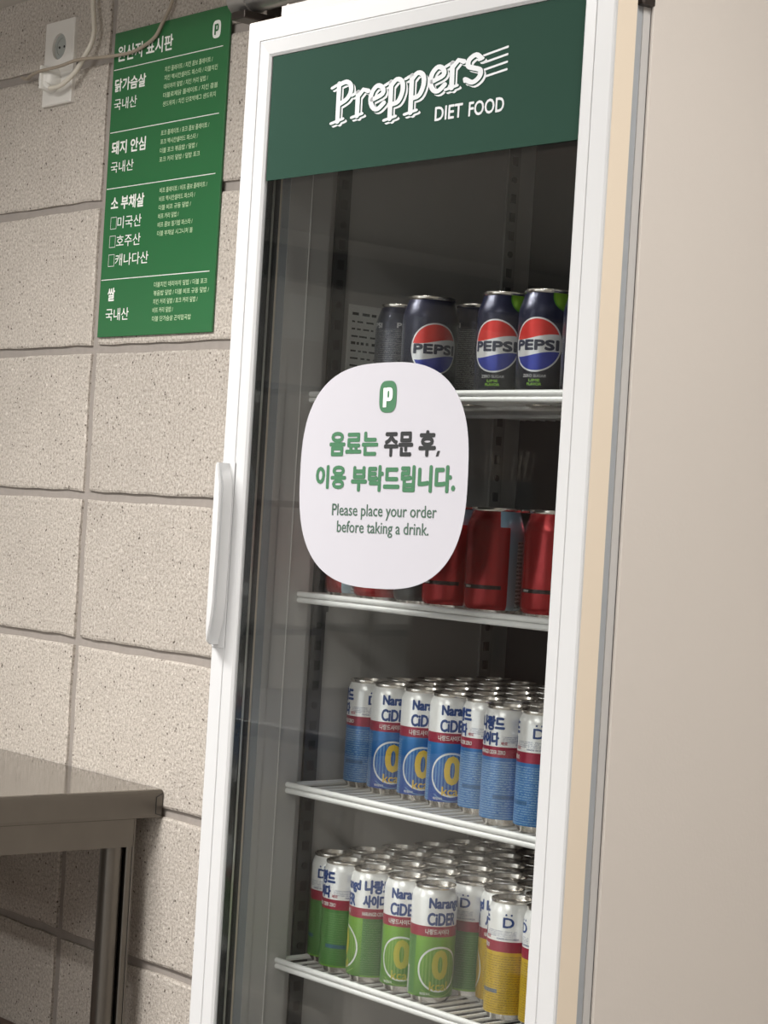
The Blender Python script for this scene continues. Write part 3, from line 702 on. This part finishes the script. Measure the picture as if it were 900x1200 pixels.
def slim_letters(zero):
    bm = bmesh.new(); C = 2 * PI * SR
    add_text(bm, 'Narangd', -.0165, .0262, .1055, .1215, 0, .045, 0); add_text(bm, 'CiDER', -.0175, .0190, .0895, .1045, 0, .045, 0)
    add_text(bm, '나랑드사이다', -.0190, .0100, .0792, .0856, 0, .015, 1)
    add_text(bm, '0', -.0095, .0105, .0275, .0620, -.0001, .05, 2); add_text(bm, 'kcal', -.0110, .0110, .0150, .0255, -.0001, .02, 2)
    add_text(bm, '제로칼로리', -.022, -.010, .0095, .0125, 0, .01, 1)
    k0 = .050
    add_text(bm, '나랑드', k0 - .019, k0 + .016, .1060, .1230, 0, .055, 0); add_text(bm, '사이다', k0 - .020, k0 + .010, .0895, .1050, 0, .055, 0)
    add_text(bm, '제로', k0 + .012, k0 + .020, .0905, .0945, 0, .02, 3)
    add_text(bm, 'NARANGD CIDER ZERO', k0 - .020, k0 + .018, .0800, .0845, 0, .015, 1)
    d0 = -C * (160 / 360.0)
    add_text(bm, 'D', d0 - .0065, d0 + .0065, .1040, .1155, 0, .035, 0)
    for dx in (-.003, .003): poly(bm, [(d0 + dx + .0012 * math.cos(2 * PI * k / 8), .1185 + .0012 * math.sin(2 * PI * k / 8)) for k in range(8)], 0, 0)
    add_text(bm, 'MADE IN KOREA', d0 - .013, d0 + .013, .0905, .0925, 0, .01, 0)
    add_text(bm, '탄산음료', -.050, -.044, .100, .103, 0, 0, 0); add_text(bm, '245mL', -.050, -.042, .094, .097, 0, 0, 0)
    wrap(bm, SR); return mesh_of(bm, ['navy', 'ink_white', zero, 'crimson'], False)
let_y = slim_letters('yellow'); let_o = slim_letters('olive')
# standard can
BR, BH = .0330, .122
def std_body(mat):
    bm = bmesh.new(); lathe(bm, [(.0300, .0070), (.0322, .0100), (.0330, .0140), (.0330, .0960), (.0325, .1000), (.0305, .1065), (.0280, .1140), (.0268, .1175)], 40, rlabel=BR); return mesh_of(bm, mat)
bm = bmesh.new(); lathe(bm, [(.0268, .1175), (.0278, .1185), (.0282, .1200), (.0279, .1216), (.0270, .1220), (.0262, .1213), (.0252, .1165), (.0, .1160)], 40); std_lid = mesh_of(bm, 'alu')
bm = bmesh.new(); lathe(bm, [(0, .006), (.0210, .003), (.0230, 0), (.0245, 0), (.0265, .003), (.0300, .0070)], 36); std_base = mesh_of(bm, 'alu')
std_tab = mesh_of(tab_mesh(.1163, 1.1), 'alu_dark')
def cola_letters(lime):
    bm = bmesh.new(); add_text(bm, 'PEPSI', -.0265, .0265, .0535, .0655, 0, .07, 0)
    add_text(bm, 'ZERO SUGAR', -.014, .014, .0240, .0272, 0, .02, 1)
    if lime: add_text(bm, 'LIME', -.006, .007, .0192, .0222, 0, .03, 2); add_text(bm, 'FLAVOR', -.008, .009, .0150, .0180, 0, .03, 2)
    for k in (-1, 1): add_text(bm, 'PEPSI', k * .080 - .013, k * .080 + .013, .0915, .0980, 0, .04, 1)
    wrap(bm, BR); return mesh_of(bm, ['pepsiblue', 'silver_ink', 'lime'], False)
def red_letters():
    bm = bmesh.new(); add_text(bm, 'ZERO', -.024, -.015, .0312, .0335, 0, .02, 0); add_text(bm, '제로', .044, .054, .012, .018, 0, .03, 1); wrap(bm, BR); return mesh_of(bm, ['ink_white', 'ink_black'], False)
def black_letters():
    bm = bmesh.new(); add_text(bm, 'ZERO', -.014, .014, .05, .058, 0, .02, 0); wrap(bm, BR); return mesh_of(bm, ['silver_ink'], False)
KIND = {
 'cider_blue': ('cider_can', SLIM['cider_blue'], slim_lid, slim_base, slim_tab, let_y),
 'cider_green': ('cider_can', SLIM['cider_green'], slim_lid, slim_base, slim_tab, let_o),
 'cider_yellow': ('cider_can', SLIM['cider_yellow'], slim_lid, slim_base, slim_tab, let_y),
 'cola': ('cola_can', std_body('cola'), std_lid, std_base, std_tab, cola_letters(False)),
 'cola_lime': ('cola_can', std_body('cola_lime'), std_lid, std_base, std_tab, cola_letters(True)),
 'red': ('soda_can', std_body('red_can'), std_lid, std_base, std_tab, red_letters()),
 'black': ('soda_can', std_body('black_can'), std_lid, std_base, std_tab, black_letters())}
def can(kind, X, Y, zb, front, label, group):
    """front = where the main face points: degrees to the right of straight at the customer"""
    nm, body, lid, base, tab, let = KIND[kind]
    p = F2W(X, Y, zb); a = math.degrees(math.atan2(-2.2689 - p.y, 3.6616 - p.x)) + front
    e = empty(nm, p, math.radians(a + 90)); tag(e, label, 'can', group)
    for n, me in (('can_body', body), ('lid', lid), ('base', base), ('lettering', let)):
        o = link(bpy.data.objects.new(n, me)); o.parent = e
    o = link(bpy.data.objects.new('pull_tab', tab)); o.parent = e; o.rotation_euler = (0, 0, random.uniform(0, 6.28))
    return e
ORD = ['first', 'second', 'third', 'fourth', 'fifth', 'sixth', 'seventh', 'eighth']
def base_z(z): return z - .0045 + .0019
# shelf 3: blue cans
zb = base_z(SZ[2]); G3 = 'blue cider cans on the third shelf'
cols = [(.0680, .200, -187), (.1230, .192, 8), (.1785, .192, 7), (.2340, .188, 9), (.2890, .190, -178), (.3600, .157, -148), (.4150, .157, -207)]
txt3 = ['side turned forward, left end of the third shelf', 'white lettering side forward beside the left-end can', 'zero emblem forward, middle of three alike on the third shelf', 'zero emblem forward, rightmost of three alike on the third shelf',
        'small print forward, directly right of the three emblem cans', 'Korean lettering forward, second from right on the third shelf', 'smile emblem forward, right end of the third shelf by the frame']
txt3[1] = 'zero emblem forward, leftmost of three alike on the third shelf'
for c, (x, y0, fr_) in enumerate(cols):
    y = y0; k = 0
    while y < IY1 - .030 and k < 6:
        jx, jy = (0, 0) if k == 0 else (random.uniform(-.0006, .0006), random.uniform(-.0003, .0003))
        lab = ('blue cider can, '+ txt3[c]) if k == 0 else 'blue and white slim can on the third shelf, %s row from glass, %s from left' % (ORD[k], ORD[c])
        can('cider_blue', x + jx, y + jy, zb, fr_ if k == 0 else random.uniform(0, 360), lab, G3); y += .0540; k += 1
# shelf 4: green and yellow cans
zb = base_z(SZ[3])
cols = [('cider_green', .0605, .165, -230), ('cider_green', .1100, .143, -168), ('cider_green', .1640, .141, -88), ('cider_green', .2190, .147, -5), ('cider_green', .2745, .141, 22), ('cider_yellow', .3275, .200, -112), ('cider_yellow', .3780, .1645, -207), ('cider_yellow', .4320, .1665, -270)]
txt4 = ['smile emblem forward, left end', 'Korean lettering forward, second from left', 'pear picture at its left edge', 'zero emblem forward, fourth from left', 'zero emblem and barcode forward, nearest green can',
        'partly hidden behind the nearest yellow can', 'smile emblem forward, nearest yellow can', 'barcode forward, at the right end by the door frame']
for c, (kd, x, y0, fr_) in enumerate(cols):
    y = y0; k = 0; colr = kd.split('_')[1]
    while y < IY1 - .028 and k < 6:
        if k == 0: lab = colr + ' can, lowest visible shelf, ' + txt4[c]; f_ = fr_
        elif c == 4 and k == 1: lab = 'shadowed green slim cider can just behind the nearest green can'; f_ = -220
        else: lab = '%s slim can on the lowest visible shelf, %s row from glass, %s from left' % (colr, ORD[k], ORD[c]); f_ = random.uniform(0, 360)
        yy = y + (.008 if (c == 4 and k) else 0)
        can(kd, x - (.0012 if (c == 4 and k) else 0), yy, zb, f_, lab, 'green and yellow cider cans on the lowest shelf in view'); y += .0545; k += 1
# shelf 1: cola cans
zb = 1.5380 - .0035; G1 = 'black cola cans on the top shelf'
for kd, x, y, a, lab in (('cola', .112, .180, 150, 'black cola can turned to its small print, leftmost on the top shelf'),
    ('cola', .068, .238, 35, 'black cola can behind and between the two leftmost cans of the top shelf'),
    ('cola', .218, .131, 12, 'black cola can with round emblem forward above the notice sticker, no green on its shoulder'),
    ('cola', .214, .212, 158, 'black cola can turned to its small print, left of the two lime cans'),
    ('cola_lime', .3455, .131, -22, 'black lime cola can with green slice on its shoulder, left of the pair'),
    ('cola_lime', .4130, .130, -22, 'black lime cola can with green slice on its shoulder, right of the pair'),
    ('cola_lime', .4810, .131, 10, 'black lime cola can mostly hidden behind the door frame, right end of the top shelf'),
    ('cola', .3350, .215, 170, 'black cola can standing behind the left lime can'), ('cola', .4050, .215, 170, 'black cola can standing behind the right lime can')):
    can(kd, x, y, zb, a, lab, G1)
# shelf 2
zb = base_z(SZ[1]); G2 = 'red and black soda cans on the second shelf'
for kd, x, y, a, lab in (('red', .0665, .162, -75, 'soda can with its pale blue printed panel forward, left end of the second shelf'),
    ('red', .135, .150, 0, 'red soda can below the left half of the notice sticker'),
    ('black', .203, .155, 0, 'black soda can below the middle of the notice sticker'),
    ('red', .270, .140, -22, 'red soda can below the right half of the notice sticker'),
    ('red', .345, .135, -22, 'red soda can with a black stripe, directly right of the notice sticker'),
    ('red', .422, .150, -22, 'red soda can with a black stripe next to the door frame'),
    ('black', .306, .200, 0, 'black soda can behind the two red cans right of the sticker'),
    ('red', .160, .222, 60, 'red soda can in the second row at left on the second shelf'), ('red', .380, .214, 60, 'red soda can in the second row between the two red cans at right')):
    can(kd, x, y, zb, a, lab, G2)

# ------------------------------------------------------------------ the rest of the room, seen only as reflections in the glass, and a counter added for shade
oc = empty('shade_counter', (0, 0, 0)); tag(oc, 'waist-high unseen counter with a dark top, added to shade below the steel table', 'counter')  # unseen counter, added to keep low light off the wall under the table
fp('front_panel', abox(-2.2, .80, -2.15, -2.12, 0, .96, bev=.002), 'beige', oc); fp('end_panel', abox(.77, .80, -2.119, -1.75, 0, .96, bev=.002), 'beige', oc)
fp('end_panel', abox(-2.2, -2.17, -2.119, -1.75, 0, .96, bev=.002), 'beige', oc); fp('counter_top', abox(-2.23, .83, -2.18, -1.72, .9605, .99, bev=.004), 'counter', oc); fp('shelf', abox(-2.169, .769, -2.119, -1.78, .45, .47), 'beige', oc)
isl = empty('serving_shelf', (0, 0, 0)); tag(isl, 'steel two-tier serving shelf standing in the room opposite the fridge', 'shelf')
for z in (.12, .85, 1.40): fp('shelf_board', abox(-1.1, .15, -3.45, -3.0, z, z + .02, bev=.002), 'steel_side', isl)
for x in (-1.08, .13):
    for y in (-3.43, -3.02): bm = bmesh.new(); tube(bm, [(x, y, 0), (x, y, 1.40)], .015, 12); fp('leg', bm, 'steel_side', isl)
cad = empty('cutlery_caddy', (-.285, -3.155, 1.42), math.radians(-47)); tag(cad, 'black cutlery caddy full of spoons and forks on the top board of the serving shelf', 'caddy')
bm = bmesh.new(); box(bm, -.085, .085, -.045, -.042, 0, .085); box(bm, -.085, .085, .042, .045, 0, .085); box(bm, -.085, -.082, -.042, .042, 0, .085); box(bm, .082, .085, -.042, .042, 0, .085); box(bm, -.082, .082, -.042, .042, 0, .003); box(bm, -.0015, .0015, -.042, .042, .003, .082)
fp('bin', bm, 'counter', cad)
for k in range(10):
    px, py = -.07 + .0155 * k, random.uniform(-.025, .025); lx, ly = random.uniform(-.025, .025), random.uniform(-.015, .015)
    e = empty('spoon' if k % 2 else 'fork', (0, 0, 0)); e.matrix_world = cad.matrix_basis @ Matrix.Translation((px, py, .006))
    bm = bmesh.new(); h = random.uniform(.13, .17); tube(bm, spline([(0, 0, 0), (lx * .5, ly * .5, h * .5), (lx, ly, h)], 3), [.002, .002, .002, .002, .0025, .003, .0045], 6)
    fp('handle', bm, 'alu', e)
    tag(e, 'metal %s in the black caddy, %s from its left end' % ('spoon' if k % 2 else 'fork', (ORD + ['ninth', 'tenth'])[k]), 'cutlery', 'cutlery in the caddy')
cb = empty('tall_cupboard', (0, 0, 0)); tag(cb, 'dark brown tall cupboard standing behind the serving shelf', 'cupboard')
fp('carcass', abox(-2.0, -.5, -4.9, -4.45, 0, 1.78, bev=.004), 'wood_dark', cb)
for k in range(3): d = fp('cupboard_door', abox(-1.985 + k * .495, -1.505 + k * .495, -4.4495, -4.43, .1, 1.76, bev=.003), 'wood_dark', cb); fp('knob', abox(-1.54 + k * .495, -1.525 + k * .495, -4.43, -4.41, .9, 1.02, bev=.003), 'steel_side', d)
bx = obj('red_tray', abox(-1.25, -.75, -4.80, -4.52, 1.78, 1.80, bev=.004), 'redpaint'); tag(bx, 'flat red tray lying on top of the dark brown cupboard', 'tray')
tr2 = slab('trim_2', RX0, RX0 + .12, RY0, -.60, 2.52, 2.68, 'counter')
for k, (y0, y1, z0, z1) in enumerate(((-5.95, -5.70, 2.22, 2.46), (-6.62, -6.18, 2.02, 2.44), (-7.4, -6.8, 1.95, 2.42))):
    pb = empty('notice_board', (RX0 + .001, (y0 + y1) / 2, z0)); tag(pb, ['small pale', 'middle-sized pale', 'largest pale'][k] + ' notice board high on the left wall', 'notice board')
    hw_ = (y1 - y0) / 2; fp('board', abox(0, .012, -hw_, hw_, 0, z1 - z0), 'ink_white', pb)
    fp('board_frame', abox(.012, .018, -hw_, hw_, 0, .02), 'beige', pb)
for k, x in enumerate((-4.0, -3.4)):
    rk = empty('wire_rack', (RX0 + .25, -5.2 - k * 1.3, 0)); tag(rk, 'black storage rack at the left wall, ' + ['nearer the back', 'nearer the front'][k], 'rack')
    for z in (.2, .8, 1.4, 1.95): fp('rack_shelf', abox(-.2, .2, -.5, .5, z, z + .03), 'counter', rk)
    for a in (-.19, .19):
        for b in (-.49, .49): bm = bmesh.new(); tube(bm, [(a, b, 0), (a, b, 2.0)], .014, 8); fp('post', bm, 'counter', rk)
